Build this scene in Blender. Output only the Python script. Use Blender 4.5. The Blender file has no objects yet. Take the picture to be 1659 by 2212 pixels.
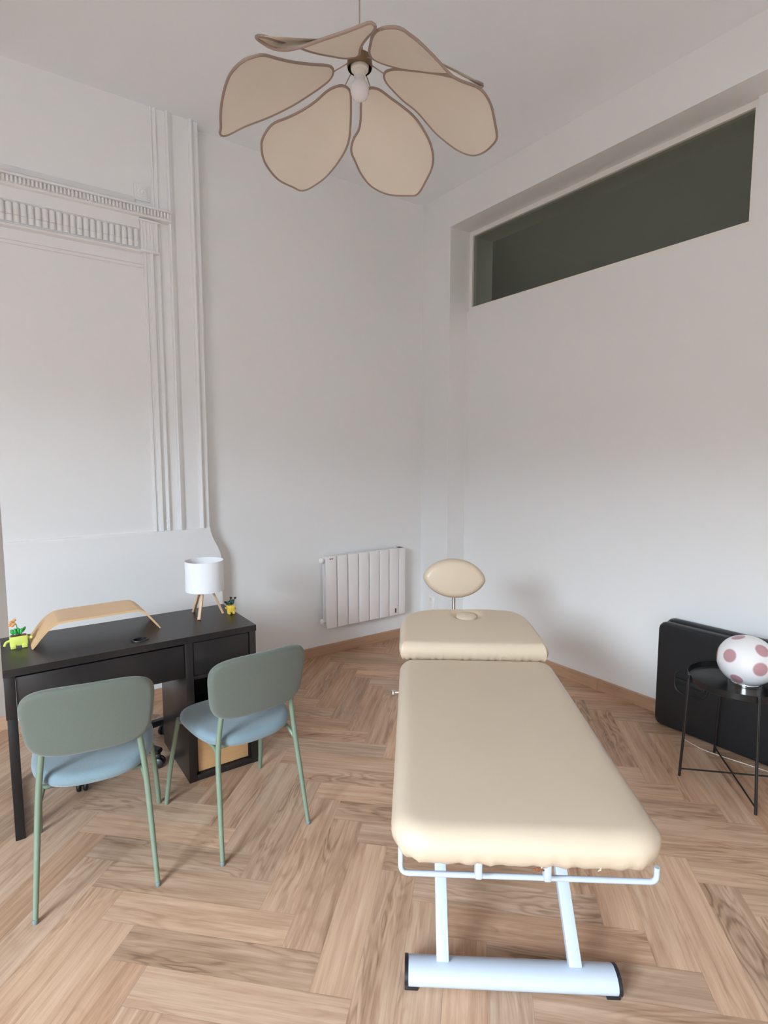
import bpy, bmesh, math, random
from mathutils import Vector, Matrix
random.seed(7)
PI = math.pi
sc = bpy.context.scene
COL = sc.collection

# ------------------------------------------------------------------ camera
cam_d = bpy.data.cameras.new('camera'); cam = bpy.data.objects.new('camera', cam_d); COL.objects.link(cam)
sc.camera = cam
F_PX = 1200.0
cam_d.sensor_fit = 'VERTICAL'; cam_d.sensor_height = 24.0
cam_d.lens = 24.0 * F_PX / 2212.0
cam_d.clip_start = 0.02
PITCH = math.atan(118 / F_PX); YAW = math.radians(54.6)
cam.location = (0, 0, 1.62)
cam.rotation_euler = (PI / 2 - PITCH, 0, YAW - PI / 2)

# ------------------------------------------------------------------ colour management
vs = sc.view_settings
vs.view_transform = 'Standard'; vs.look = 'None'; vs.gamma = 1.0; vs.use_curve_mapping = False
vs.exposure = 0.86
sc.cycles.max_bounces = 14; sc.cycles.diffuse_bounces = 10; sc.cycles.glossy_bounces = 6
sc.cycles.transparent_max_bounces = 8
sc.cycles.caustics_reflective = False; sc.cycles.caustics_refractive = False
sc.cycles.sample_clamp_indirect = 6.0
sc.cycles.use_denoising = True

# ------------------------------------------------------------------ sky: bright above the roofs across the street, dim below
W = bpy.data.worlds.new('sky'); sc.world = W; W.use_nodes = True
nt = W.node_tree; nt.nodes.clear()
tc = nt.nodes.new('ShaderNodeTexCoord'); sx = nt.nodes.new('ShaderNodeSeparateXYZ')
rp = nt.nodes.new('ShaderNodeValToRGB'); bg = nt.nodes.new('ShaderNodeBackground'); wo = nt.nodes.new('ShaderNodeOutputWorld')
nt.links.new(tc.outputs['Generated'], sx.inputs[0]); nt.links.new(sx.outputs['Z'], rp.inputs[0])
nt.links.new(rp.outputs[0], bg.inputs[0]); nt.links.new(bg.outputs[0], wo.inputs[0])
e = rp.color_ramp.elements          # position = sine of the elevation; colours stay below 1, strength scales them
e[0].position = 0.0; e[0].color = (0.035, 0.037, 0.040, 1)
e[1].position = 1.0; e[1].color = (0.385, 0.50, 0.63, 1)
for ps, cl_ in ((0.17, (0.05, 0.052, 0.056, 1)), (0.225, (0.570, 0.682, 0.770, 1)), (0.36, (0.570, 0.682, 0.770, 1)), (0.50, (0.433, 0.545, 0.66, 1))):
    q = e.new(ps); q.color = cl_
bg.inputs['Strength'].default_value = 44

def portal(loc, rot, sx_, sy_):
    l = bpy.data.lights.new('window_portal', 'AREA'); l.shape = 'RECTANGLE'; l.size = sx_; l.size_y = sy_
    l.cycles.is_portal = True
    o = bpy.data.objects.new('window_portal', l); COL.objects.link(o); o.location = loc; o.rotation_euler = rot
# tall windows (opening sizes; walls below use the same numbers)
WL = (-1.35, 0.65, 0.35, 3.20)      # left wall: y0 y1 z0 z1
XL, YF = -3.2, -2.30
portal((XL - 0.12, (WL[0] + WL[1]) / 2, (WL[2] + WL[3]) / 2), (0, -PI / 2, 0), WL[3] - WL[2], WL[1] - WL[0])

# ------------------------------------------------------------------ materials
def nodes(name):
    m = bpy.data.materials.new(name); m.use_nodes = True
    n = m.node_tree; b = n.nodes['Principled BSDF']
    return m, n, b
def mat(name, col, rough=0.5, metal=0.0, bump=0.0, bscale=200.0, var=0.0, vscale=3.0, sheen=0.0, coat=0.0, spec=0.5, stretch=None, trans=0.0):
    m, n, b = nodes(name)
    b.inputs['Base Color'].default_value = (*col, 1); b.inputs['Roughness'].default_value = rough
    b.inputs['Metallic'].default_value = metal
    b.inputs['Specular IOR Level'].default_value = spec
    b.inputs['Sheen Weight'].default_value = sheen; b.inputs['Coat Weight'].default_value = coat
    b.inputs['Transmission Weight'].default_value = trans
    t = n.nodes.new('ShaderNodeTexCoord')
    src = t.outputs['Object']
    if stretch:
        mp = n.nodes.new('ShaderNodeMapping'); mp.inputs['Scale'].default_value = stretch
        n.links.new(src, mp.inputs[0]); src = mp.outputs[0]
    if var:
        no = n.nodes.new('ShaderNodeTexNoise'); no.inputs['Scale'].default_value = vscale; no.inputs['Detail'].default_value = 6
        n.links.new(src, no.inputs['Vector'])
        mx = n.nodes.new('ShaderNodeMix'); mx.data_type = 'RGBA'
        mx.inputs[6].default_value = (*[c * (1 - var) for c in col], 1)
        mx.inputs[7].default_value = (*[min(1, c * (1 + var)) for c in col], 1)
        n.links.new(no.outputs[0], mx.inputs[0]); n.links.new(mx.outputs[2], b.inputs['Base Color'])
    if bump:
        no = n.nodes.new('ShaderNodeTexNoise'); no.inputs['Scale'].default_value = bscale; no.inputs['Detail'].default_value = 3
        n.links.new(src, no.inputs['Vector'])
        bp = n.nodes.new('ShaderNodeBump'); bp.inputs['Strength'].default_value = bump; bp.inputs['Distance'].default_value = 0.002
        n.links.new(no.outputs[0], bp.inputs['Height']); n.links.new(bp.outputs[0], b.inputs['Normal'])
    return m

M = {}
M['wall'] = mat('wall_paint', (0.785, 0.79, 0.79), 0.75, bump=0.08, bscale=60, spec=0.25)
M['plaster'] = mat('chimney_plaster', (0.79, 0.80, 0.808), 0.7, bump=0.15, bscale=25, spec=0.25)
M['ceil'] = mat('ceiling_paint', (0.835, 0.87, 0.905), 0.85, bump=0.04, bscale=60, spec=0.2)
M['frame'] = mat('white_frame_paint', (0.80, 0.785, 0.76), 0.45)
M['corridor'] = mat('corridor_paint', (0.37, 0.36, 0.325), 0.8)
M['reveal'] = mat('reveal_paint', (0.55, 0.56, 0.53), 0.7)
M['skirt'] = mat('wood_skirting', (0.44, 0.27, 0.17), 0.5, var=0.25, vscale=6, stretch=(1, 1, 12))
M['cushion'] = mat('cream_vinyl', (0.59, 0.478, 0.357), 0.32, bump=0.12, bscale=420, var=0.04, vscale=5)
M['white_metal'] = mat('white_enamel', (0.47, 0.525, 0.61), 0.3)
M['black_plastic'] = mat('black_plastic', (0.012, 0.012, 0.015), 0.4)
M['chrome'] = mat('chrome', (0.75, 0.75, 0.76), 0.12, metal=1)
M['desk'] = mat('black_brown_wood', (0.016, 0.013, 0.013), 0.36, bump=0.15, bscale=8, var=0.35, vscale=5, stretch=(1.5, 30, 30))
M['desk_metal'] = mat('black_lacquer', (0.008, 0.008, 0.009), 0.3)
M['inner_wood'] = mat('light_wood_board', (0.60, 0.36, 0.17), 0.5, var=0.12, vscale=8, stretch=(1, 1, 25))
M['stand'] = mat('pale_bent_plywood', (0.72, 0.47, 0.25), 0.42, var=0.12, vscale=6, stretch=(2, 30, 30))
M['seat'] = mat('skylit_sage_fabric', (0.175, 0.245, 0.28), 0.9, bump=0.5, bscale=500, var=0.12, vscale=300, sheen=0.35)  # same fabric as the backrest, blue of the sky light put into the colour
M['back'] = mat('shaded_sage_fabric', (0.108, 0.124, 0.100), 0.92, bump=0.5, bscale=500, var=0.12, vscale=300, sheen=0.3)  # same fabric as the seat, its shaded side put into the colour
M['leg'] = mat('sage_green_lacquer', (0.17, 0.225, 0.16), 0.42)
M['foot'] = mat('grey_glide', (0.16, 0.2, 0.2), 0.5)
M['shade'] = mat('white_fabric_shade', (0.83, 0.84, 0.87), 0.8)
M['lamp_wood'] = mat('light_beech', (0.62, 0.40, 0.25), 0.5, var=0.1, vscale=20)
M['petal'] = mat('natural_linen', (0.71, 0.66, 0.585), 0.85, bump=0.2, bscale=600, var=0.03, vscale=8, sheen=0.1)
M['trim'] = mat('taupe_piping', (0.30, 0.225, 0.19), 0.7)
M['bronze'] = mat('aged_bronze', (0.16, 0.10, 0.05), 0.3, metal=0.7)
M['socket'] = mat('white_socket', (0.68, 0.68, 0.63), 0.4)
M['bulb'] = mat('opal_bulb', (0.74, 0.74, 0.77), 0.12)
M['radiator'] = mat('radiator_enamel', (0.78, 0.745, 0.735), 0.35)
M['valve'] = mat('valve_cap', (0.85, 0.84, 0.80), 0.35)
M['grey_print'] = mat('grey_print', (0.06, 0.055, 0.05), 0.6)
M['leather'] = mat('black_leatherette', (0.010, 0.011, 0.013), 0.38, bump=0.2, bscale=500)
M['tray'] = mat('black_steel', (0.010, 0.010, 0.010), 0.28)
M['cord'] = mat('white_cord', (0.62, 0.55, 0.47), 0.5)
M['lime'] = mat('lime_plastic', (0.66, 0.74, 0.16), 0.3)
M['yellow'] = mat('yellow_plastic', (0.80, 0.55, 0.08), 0.3)
M['green'] = mat('bright_green_plastic', (0.03, 0.36, 0.07), 0.3)
M['dkgreen'] = mat('dark_green_plastic', (0.01, 0.06, 0.035), 0.3)
M['orange'] = mat('orange_plastic', (0.72, 0.33, 0.10), 0.4)
M['soil'] = mat('dark_red_brick', (0.12, 0.03, 0.02), 0.4)
M['dark'] = mat('dark_plastic', (0.01, 0.012, 0.012), 0.4)
M['taupe'] = mat('taupe_sheet', (0.36, 0.31, 0.27), 0.7)
M['rust'] = mat('torn_foam', (0.20, 0.07, 0.03), 0.9, bump=0.6, bscale=300)
M['gap'] = mat('plank_joint', (0.20, 0.125, 0.085), 0.8)  # dark base colour in the joints between planks

def glass_mat():
    m = bpy.data.materials.new('tinted_glass'); m.use_nodes = True; n = m.node_tree; n.nodes.clear()
    o = n.nodes.new('ShaderNodeOutputMaterial'); mx = n.nodes.new('ShaderNodeMixShader')
    tr = n.nodes.new('ShaderNodeBsdfTransparent'); gl = n.nodes.new('ShaderNodeBsdfGlossy'); fr = n.nodes.new('ShaderNodeFresnel')
    tr.inputs[0].default_value = (0.80, 0.82, 0.785, 1); gl.inputs['Roughness'].default_value = 0.02
    gl.inputs[0].default_value = (0.9, 0.93, 0.9, 1)
    lw = n.nodes.new('ShaderNodeLayerWeight'); lw.inputs['Blend'].default_value = 0.5; n.nodes.remove(fr)
    pw = n.nodes.new('ShaderNodeMath'); pw.operation = 'POWER'; pw.inputs[1].default_value = 5.0
    ma = n.nodes.new('ShaderNodeMath'); ma.operation = 'MULTIPLY_ADD'; ma.inputs[1].default_value = 0.95; ma.inputs[2].default_value = 0.045
    n.links.new(lw.outputs['Facing'], pw.inputs[0]); n.links.new(pw.outputs[0], ma.inputs[0])
    n.links.new(ma.outputs[0], mx.inputs[0]); n.links.new(tr.outputs[0], mx.inputs[1]); n.links.new(gl.outputs[0], mx.inputs[2])
    n.links.new(mx.outputs[0], o.inputs[0]); return m
M['glass'] = glass_mat()

def floor_mat():
    m, n, b = nodes('herringbone_oak')
    L = n.links.new
    def new(t, **k):
        q = n.nodes.new(t)
        for a, v in k.items(): setattr(q, a, v)
        return q
    def math_(op, a, c=None, d=None):
        q = new('ShaderNodeMath', operation=op)
        for i, v in enumerate((a, c, d)):
            if v is None: continue
            if isinstance(v, (int, float)): q.inputs[i].default_value = v
            else: L(v, q.inputs[i])
        return q.outputs[0]
    uv = new('ShaderNodeUVMap', uv_map='plank').outputs[0]
    ton = new('ShaderNodeUVMap', uv_map='tone').outputs[0]
    ts = new('ShaderNodeSeparateXYZ'); L(ton, ts.inputs[0])
    def noise(scale, det, rough, sx_, sy_, dist=0.0):
        mp = new('ShaderNodeMapping'); mp.inputs['Scale'].default_value = (sx_, sy_, 1); L(uv, mp.inputs[0])
        q = new('ShaderNodeTexNoise'); q.inputs['Scale'].default_value = scale; q.inputs['Detail'].default_value = det
        q.inputs['Roughness'].default_value = rough; q.inputs['Distortion'].default_value = dist
        L(mp.outputs[0], q.inputs['Vector']); return q.outputs[0]
    broad = noise(1.0, 2, 0.5, 1.5, 9, 0.3)
    field = noise(1.0, 3, 0.45, 1.6, 8.5, 0.35)
    rings = math_('SINE', math_('MULTIPLY', field, 85.0))
    rings = math_('POWER', math_('MULTIPLY_ADD', rings, 0.5, 0.5), 2.2)
    mask = noise(1.0, 1, 0.5, 1.1, 5)
    mask = math_('MULTIPLY_ADD', math_('SUBTRACT', mask, 0.50), 5.0, 0.25)
    mask = math_('MINIMUM', math_('MAXIMUM', mask, 0.0), 1.0)
    fine = noise(1.0, 5, 0.65, 7, 170)
    streak = noise(1.0, 4, 0.6, 2.0, 38, 0.2)
    v = math_('MULTIPLY_ADD', math_('MULTIPLY', rings, mask), -0.24, 0.60)
    v = math_('ADD', v, math_('MULTIPLY_ADD', streak, 0.80, -0.40))
    v = math_('ADD', v, math_('MULTIPLY_ADD', broad, 0.42, -0.21))
    v = math_('ADD', v, math_('MULTIPLY_ADD', fine, 0.40, -0.20))
    v = math_('ADD', v, math_('MULTIPLY_ADD', ts.outputs[0], 0.20, -0.10))
    cr = new('ShaderNodeValToRGB'); L(v, cr.inputs[0])
    el = cr.color_ramp.elements
    el[0].position = 0.12; el[0].color = (0.17, 0.098, 0.058, 1)
    el[1].position = 0.92; el[1].color = (0.67, 0.48, 0.335, 1)
    q = el.new(0.38); q.color = (0.365, 0.22, 0.135, 1)
    q = el.new(0.62); q.color = (0.515, 0.335, 0.222, 1)
    # hue shift per plank: greyer <-> redder
    mx = new('ShaderNodeMix', data_type='RGBA', blend_type='MULTIPLY'); mx.inputs[0].default_value = 1.0
    c2 = new('ShaderNodeValToRGB'); L(ts.outputs[1], c2.inputs[0])
    c2.color_ramp.elements[0].color = (1.06, 0.99, 0.95, 1); c2.color_ramp.elements[1].color = (0.95, 1.0, 1.05, 1)
    L(cr.outputs[0], mx.inputs[6]); L(c2.outputs[0], mx.inputs[7]); L(mx.outputs[2], b.inputs['Base Color'])
    b.inputs['Roughness'].default_value = 0.42; b.inputs['Specular IOR Level'].default_value = 0.4
    bp = new('ShaderNodeBump'); bp.inputs['Strength'].default_value = 0.12; bp.inputs['Distance'].default_value = 0.001
    L(v, bp.inputs['Height']); L(bp.outputs[0], b.inputs['Normal'])
    return m
M['floor'] = floor_mat()

# ------------------------------------------------------------------ mesh helpers
def BM(): return bmesh.new()
def box(bm, x0, x1, y0, y1, z0, z1, bev=0.0, seg=2, mtx=None):
    vs_ = [bm.verts.new((x, y, z)) for x in (x0, x1) for y in (y0, y1) for z in (z0, z1)]
    f = [(0, 1, 3, 2), (4, 6, 7, 5), (0, 4, 5, 1), (2, 3, 7, 6), (0, 2, 6, 4), (1, 5, 7, 3)]
    fs = [bm.faces.new([vs_[i] for i in q]) for q in f]
    out = vs_
    if bev:
        ed = list({e_ for q in fs for e_ in q.edges})
        r = bmesh.ops.bevel(bm, geom=ed, offset=bev, segments=seg, profile=0.5, affect='EDGES')
        out = list({v for v in r['verts']} | {v for v in vs_ if v.is_valid})
    if mtx: bmesh.ops.transform(bm, matrix=mtx, verts=out)
    return out
def frame_at(p, d, up=Vector((0, 0, 1))):
    d = d.normalized(); a = d.cross(up)
    if a.length < 1e-4: a = d.cross(Vector((1, 0, 0)))
    a.normalize(); return a, a.cross(d).normalized()
def tube(bm, pts, r, n=12, closed=False, caps=True, aspect=1.0):
    pts = [Vector(p) for p in pts]; N = len(pts); rings = []
    rr = r if isinstance(r, (list, tuple)) else [r] * N
    t0 = (pts[1] - pts[0]).normalized(); a, b_ = frame_at(pts[0], t0)
    prev = t0
    for i, p in enumerate(pts):
        if closed: t = (pts[(i + 1) % N] - pts[i - 1]).normalized()
        elif i == 0: t = (pts[1] - pts[0]).normalized()
        elif i == N - 1: t = (pts[-1] - pts[-2]).normalized()
        else: t = ((pts[i + 1] - p).normalized() + (p - pts[i - 1]).normalized()).normalized()
        q = prev.rotation_difference(t); a = q @ a; b_ = q @ b_; prev = t
        rings.append([bm.verts.new(p + (a * math.cos(2 * PI * k / n) * rr[i] + b_ * math.sin(2 * PI * k / n) * rr[i] * aspect)) for k in range(n)])
    M_ = N if closed else N - 1
    for i in range(M_):
        A, B = rings[i], rings[(i + 1) % N]
        off = 0
        if closed and i == N - 1:   # match twist
            best = min(range(n), key=lambda o_: (A[0].co - B[o_].co).length); off = best
        for k in range(n):
            bm.faces.new((A[k], A[(k + 1) % n], B[(k + 1 + off) % n], B[(k + off) % n]))
    if caps and not closed:
        bm.faces.new(list(reversed(rings[0]))); bm.faces.new(rings[-1])
def fillet(pts, r, n=5):
    pts = [Vector(p) for p in pts]; out = [pts[0]]
    for i in range(1, len(pts) - 1):
        p = pts[i]; a = (pts[i - 1] - p); b_ = (pts[i + 1] - p); rr = min(r, a.length * .45, b_.length * .45)
        A = p + a.normalized() * rr; B = p + b_.normalized() * rr
        for k in range(n + 1):
            t = k / n; out.append(A * (1 - t) ** 2 + p * 2 * t * (1 - t) + B * t * t)
    out.append(pts[-1]); return out
def lathe(bm, prof, c=(0, 0, 0), n=40, mtx=None, cap=True):
    rings = []; allv = []
    for r, z in prof:
        if r < 1e-6:
            v = bm.verts.new((c[0], c[1], c[2] + z)); rings.append([v]); allv.append(v)
        else:
            R = [bm.verts.new((c[0] + r * math.cos(2 * PI * k / n), c[1] + r * math.sin(2 * PI * k / n), c[2] + z)) for k in range(n)]
            rings.append(R); allv += R
    for A, B in zip(rings, rings[1:]):
        for k in range(n):
            k2 = (k + 1) % n
            if len(A) == 1 and len(B) == 1: continue
            if len(A) == 1: bm.faces.new((A[0], B[k2], B[k]))
            elif len(B) == 1: bm.faces.new((A[k], A[k2], B[0]))
            else: bm.faces.new((A[k], A[k2], B[k2], B[k]))
    if cap:
        if len(rings[0]) > 1: bm.faces.new(list(reversed(rings[0])))
        if len(rings[-1]) > 1: bm.faces.new(rings[-1])
    if mtx: bmesh.ops.transform(bm, matrix=mtx, verts=allv)
    return allv
def prism(bm, poly, axis, a0, a1):
    """extrude a 2-D polygon along an axis. axis 'x': poly=(y,z); 'y': (x,z); 'z': (x,y)"""
    def P(q, a): return {'x': (a, q[0], q[1]), 'y': (q[0], a, q[1]), 'z': (q[0], q[1], a)}[axis]
    A = [bm.verts.new(P(q, a0)) for q in poly]; B = [bm.verts.new(P(q, a1)) for q in poly]
    n = len(poly)
    for i in range(n): bm.faces.new((A[i], A[(i + 1) % n], B[(i + 1) % n], B[i]))
    bm.faces.new(list(reversed(A))); bm.faces.new(B)
def rrect(hx, hy, r, n=8, cx=0, cy=0):
    out = []
    for qx, qy, a0 in ((1, 1, 0), (-1, 1, 90), (-1, -1, 180), (1, -1, 270)):
        for k in range(n + 1):
            a = math.radians(a0 + 90 * k / n)
            out.append((cx + qx * (hx - r) + r * math.cos(a), cy + qy * (hy - r) + r * math.sin(a)))
    return out
def resample(poly, N):
    P = [Vector(p) for p in poly]; n = len(P)
    L = [0]
    for i in range(n): L.append(L[-1] + (P[(i + 1) % n] - P[i]).length)
    out = []; j = 0
    for k in range(N):
        s = L[-1] * k / N
        while L[j + 1] < s: j += 1
        t = (s - L[j]) / max(1e-9, L[j + 1] - L[j]); out.append(P[j].lerp(P[(j + 1) % n], t))
    return out
def spline(poly, N, closed=True):
    P = [Vector(p) for p in poly]; n = len(P); out = []
    for i in range(n if closed else n - 1):
        p0, p1, p2, p3 = (P[(i - 1) % n], P[i], P[(i + 1) % n], P[(i + 2) % n]) if closed else (P[max(i - 1, 0)], P[i], P[i + 1], P[min(i + 2, n - 1)])
        for k in range(8):
            t = k / 8
            out.append(0.5 * ((2 * p1) + (p2 - p0) * t + (2 * p0 - 5 * p1 + 4 * p2 - p3) * t * t + (3 * p1 - p0 - 3 * p2 + p3) * t ** 3))
    if closed: return resample(out, N)
    out.append(P[-1]); return out
def pillow(bm, outline, z0, z1, re, crown=0.0, N=96, zf=None, mtx=None, fr=0.5, nin=7, pucker=0.0, edge_low=0.0):
    """a padded slab: rounded edge of radius re, top crowned; outline is CCW (x,y)"""
    O = [Vector((p[0], p[1])) for p in resample([Vector((p[0], p[1], 0)) for p in outline], N)]
    nr = []
    for i in range(N):
        t = (O[(i + 1) % N] - O[i - 1]).normalized(); nr.append(Vector((t.y, -t.x)))
    for _ in range(2): nr = [(nr[i - 1] + nr[i] * 2 + nr[(i + 1) % N]).normalized() for i in range(N)]
    cx = sum(p.x for p in O) / N; cy = sum(p.y for p in O) / N; c = Vector((cx, cy))
    h = (z1 - z0); zm = z0 + h * fr; rings = []; allv = []
    prof = []
    for k in range(0, 6):
        a = math.radians(-90 + 90 * k / 5); prof.append((re * 0.85 * (1 - math.cos(a)), zm + (zm - z0) * math.sin(a)))
    for k in range(1, 8):
        a = math.radians(90 * k / 7); prof.append((re * (1 - math.cos(a)), zm + (z1 - zm) * math.sin(a)))
    for j, (ins, z) in enumerate(prof):
        R = []
        for i in range(N):
            q = O[i] - nr[i] * ins
            if pucker and j < 6: q = q - nr[i] * pucker * (0.5 + 0.5 * math.sin(i * 2.9) * math.sin(i * 1.3)) * (1 - j / 6)
            R.append((q.x, q.y, z))
        rings.append(R)
    last = rings[-1]
    for k in range(1, nin + 1):
        s = 1 - k / (nin + 0.6)
        u = k / nin
        rings.append([(cx + (x - cx) * s, cy + (y - cy) * s, z1 + crown * (1 - (1 - u) ** 2)) for x, y, _ in last])
    V = []
    for R in rings:
        row = []
        for x, y, z in R:
            if zf: x, y, z = zf(x, y, z)
            row.append(bm.verts.new((x, y, z)))
        V.append(row); allv += row
    for A, B in zip(V, V[1:]):
        for i in range(N): bm.faces.new((A[i], A[(i + 1) % N], B[(i + 1) % N], B[i]))
    bm.faces.new(list(reversed(V[0])))
    x, y, z = cx, cy, z1 + crown
    if zf: x, y, z = zf(x, y, z)
    cv = bm.verts.new((x, y, z)); allv.append(cv)
    for i in range(N): bm.faces.new((V[-1][i], V[-1][(i + 1) % N], cv))
    if mtx: bmesh.ops.transform(bm, matrix=mtx, verts=allv)
    return allv

OFF = {}
def link(name, bm, m, parent=None, off=(0, 0, 0), smooth=None):
    me = bpy.data.meshes.new(name)
    bmesh.ops.recalc_face_normals(bm, faces=bm.faces)
    if any(off): bmesh.ops.translate(bm, verts=bm.verts, vec=(-off[0], -off[1], -off[2]))
    bm.to_mesh(me); bm.free()
    for mm in (m if isinstance(m, (list, tuple)) else [m]): me.materials.append(M[mm] if isinstance(mm, str) else mm)
    if smooth is not None:
        me.set_sharp_from_angle(angle=math.radians(smooth))
        me.polygons.foreach_set('use_smooth', [True] * len(me.polygons))
        me.set_sharp_from_angle(angle=math.radians(smooth))
    o = bpy.data.objects.new(name, me); COL.objects.link(o)
    if parent: o.parent = parent
    return o
def tag(o, label, cat, group=None):
    o['label'] = label; o['category'] = cat
    if group: o['group'] = group
    return o
def thing(name, label, cat, loc, group=None, rz=0.0, local=False):
    o = bpy.data.objects.new(name, None); COL.objects.link(o); o.empty_display_size = 0.05
    o.location = loc; o.rotation_euler = (0, 0, rz)
    OFF[o.name] = (0, 0, 0) if local else tuple(loc)
    return tag(o, label, cat, group)
def part(name, bm, m, parent, label=None, smooth=40):
    o = link(name, bm, m, parent, OFF[parent.name], smooth); OFF[o.name] = OFF[parent.name]
    if label: o['label'] = label
    return o
def struct(name, bm, m, smooth=None, parent=None, label=None):
    o = link(name, bm, m, parent, (0, 0, 0), smooth)
    OFF[o.name] = (0, 0, 0)
    if parent is None: o['kind'] = 'structure'
    if label: o['label'] = label
    return o
def dup(root, loc, rz, label):
    r = root.copy(); COL.objects.link(r); r.location = loc; r.rotation_euler = (0, 0, rz); r['label'] = label
    def rec(a, b_):
        for ch in list(a.children):
            c = ch.copy(); COL.objects.link(c); c.parent = b_; rec(ch, c)
    rec(root, r); return r

# ================================================================== THE ROOM
H = 3.78; YB = 3.915; XR = 3.20; XP = 3.40; XE = 3.66; TOPZ = 3.50; YJ = 3.56

# floor: real herringbone planks, 0.134 x 0.67 m, laid at 45 degrees
def build_floor():
    bm = BM(); uvl = bm.loops.layers.uv.new('plank'); tnl = bm.loops.layers.uv.new('tone')
    w = 0.134; n = 5; u0, v0 = -0.617, 0.944; g = 0.0003; rnd = random.Random(3)
    def add(i, j, du, dv):
        a0, a1 = u0 + i * w + g, u0 + (i + du) * w - g; b0, b1 = v0 + j * w + g, v0 + (j + dv) * w - g
        cs = [(a0, b0), (a1, b0), (a1, b1), (a0, b1)]
        xy = [((u + v) / math.sqrt(2), (v - u) / math.sqrt(2)) for u, v in cs]
        if max(x for x, y in xy) < XL or min(x for x, y in xy) > XP + .02 or max(y for x, y in xy) < YF or min(y for x, y in xy) > YB: return
        f = bm.faces.new([bm.verts.new((x, y, 0)) for x, y in xy])
        ru, rv, t1, t2 = rnd.uniform(0, 60), rnd.uniform(0, 60), rnd.random(), rnd.random()
        for lp, (u, v) in zip(f.loops, cs):
            al, ac = (u, v) if du > dv else (v, u)
            lp[uvl].uv = (al + ru, ac + rv); lp[tnl].uv = (t1, t2)
    for j in range(-70, 70):
        for i in range(-70, 70):
            k = (i + j) % (2 * n)
            if k == 0: add(i, j, n, 1)
            if k == n: add(i, j, 1, n)
    for co, no in (((XL, 0, 0), (-1, 0, 0)), ((XP + .01, 0, 0), (1, 0, 0)), ((0, YF, 0), (0, -1, 0)), ((0, YB, 0), (0, 1, 0))):
        bmesh.ops.bisect_plane(bm, geom=bm.verts[:] + bm.edges[:] + bm.faces[:], plane_co=co, plane_no=no, clear_outer=True)
    for v in box(bm, XL - .3, XE, YF - .3, YB + .3, -0.12, -0.0008):
        for f in v.link_faces: f.material_index = 1
    me = bpy.data.meshes.new('floor'); bm.to_mesh(me); bm.free()
    me.materials.append(M['floor']); me.materials.append(M['gap'])
    o = bpy.data.objects.new('floor', me); COL.objects.link(o); o['kind'] = 'structure'
build_floor()

bm = BM(); box(bm, XL - .3, XE, YF - .3, YB + .3, H, H + .15); struct('ceiling', bm, 'ceil')
bm = BM(); box(bm, XL - .3, XE, YB, YB + .3, -.12, H); struct('wall_back', bm, 'wall')
bm = BM(); box(bm, XL - .3, XE, YF - .3, YF, -.12, H); struct('wall_front', bm, 'wall')
bm = BM()
box(bm, XL - .25, XL, YF, WL[0], 0, H); box(bm, XL - .25, XL, WL[1], YB, 0, H)
box(bm, XL - .25, XL, WL[0], WL[1], 0, WL[2]); box(bm, XL - .25, XL, WL[0], WL[1], WL[3], H)
struct('wall_left', bm, 'wall')
# right wall: corner pier, lintel over the recess, panel under the internal window
bm = BM()
box(bm, XR, XE, YJ, YB, 0, H)
box(bm, XR, XE, YF, YJ, TOPZ, H)
box(bm, XP, XE, YF, YJ, 0, 2.848)
box(bm, XP, XE, YF, 1.395, 2.848, TOPZ)
struct('wall_right', bm, 'wall')

CX0, CX1, CY = 0.045, 1.233, 3.83

# internal window high in the recess: frame, glass, the dim corridor behind
y0, y1, z0, z1 = 1.395, 3.56, 2.848, 3.50
bm = BM()
box(bm, 3.418, 3.47, y1 - .032, y1, z0, z1, .002); box(bm, 3.418, 3.47, y0, y1 - .032, z1 - .036, z1, .002)
box(bm, 3.405, 3.47, y0, y1 - .032, z0, z0 + .034, .002); box(bm, 3.403, 3.47, y0, y0 + .014, z0 + .034, z1 - .036)
win = struct('window_1', bm, 'frame')
bm = BM(); box(bm, 3.436, 3.442, y0 + .014, y1 - .032, z0 + .034, z1 - .036)
struct('glass_pane', bm, 'glass', parent=win)
bm = BM()
box(bm, 3.4705, XE, y1 - .03, y1, z0, z1); box(bm, 3.4705, XE, y0, y1 - .03, z1 - .034, z1); box(bm, 3.4705, XE, y0, y1 - .03, z0, z0 + .03)
struct('reveal', bm, 'reveal', parent=win)
bm = BM()
box(bm, 4.5, 4.6, YF, 6.6, 1.6, 5.0); box(bm, XE, 4.5, 6.5, 6.6, 1.6, 5.0); box(bm, XE, 4.5, YF - .1, YF, 1.6, 5.0); box(bm, XE, 4.5, YF, 6.5, 1.6, 1.7)
box(bm, XE, 4.6, YF, 6.5, 4.98, 5.1); box(bm, XE - .1, XE - .001, YF, YB + .3, H + .15, 5.0); box(bm, XE - .1, XE, YB + .3, 6.5, 1.6, 5.0)
struct('wall_corridor', bm, 'corridor')

# added fill light, out of view, brightens the corridor behind the glass
l = bpy.data.lights.new('corridor_fill_light', 'AREA'); l.shape = 'RECTANGLE'; l.size = 0.5; l.size_y = 5.0; l.energy = 5; l.color = (1, .98, .9)
lo = bpy.data.objects.new('corridor_fill_light', l); COL.objects.link(lo); lo.location = (4.08, 1.9, 4.93)

# tall window of the left wall (out of view, it lights the room)
bm = BM(); ya, yb, za, zb = WL
for q in ((ya, ya + .06, za, zb), (yb - .06, yb, za, zb), (ya + .06, yb - .06, za, za + .07), (ya + .06, yb - .06, zb - .06, zb),
          ((ya + yb) / 2 - .045, (ya + yb) / 2 + .045, za + .07, zb - .06), (ya + .06, yb - .06, 2.45, 2.51)):
    box(bm, XL - .12, XL - .07, q[0], q[1], q[2], q[3], .004)
struct('window_2', bm, 'frame')

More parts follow.
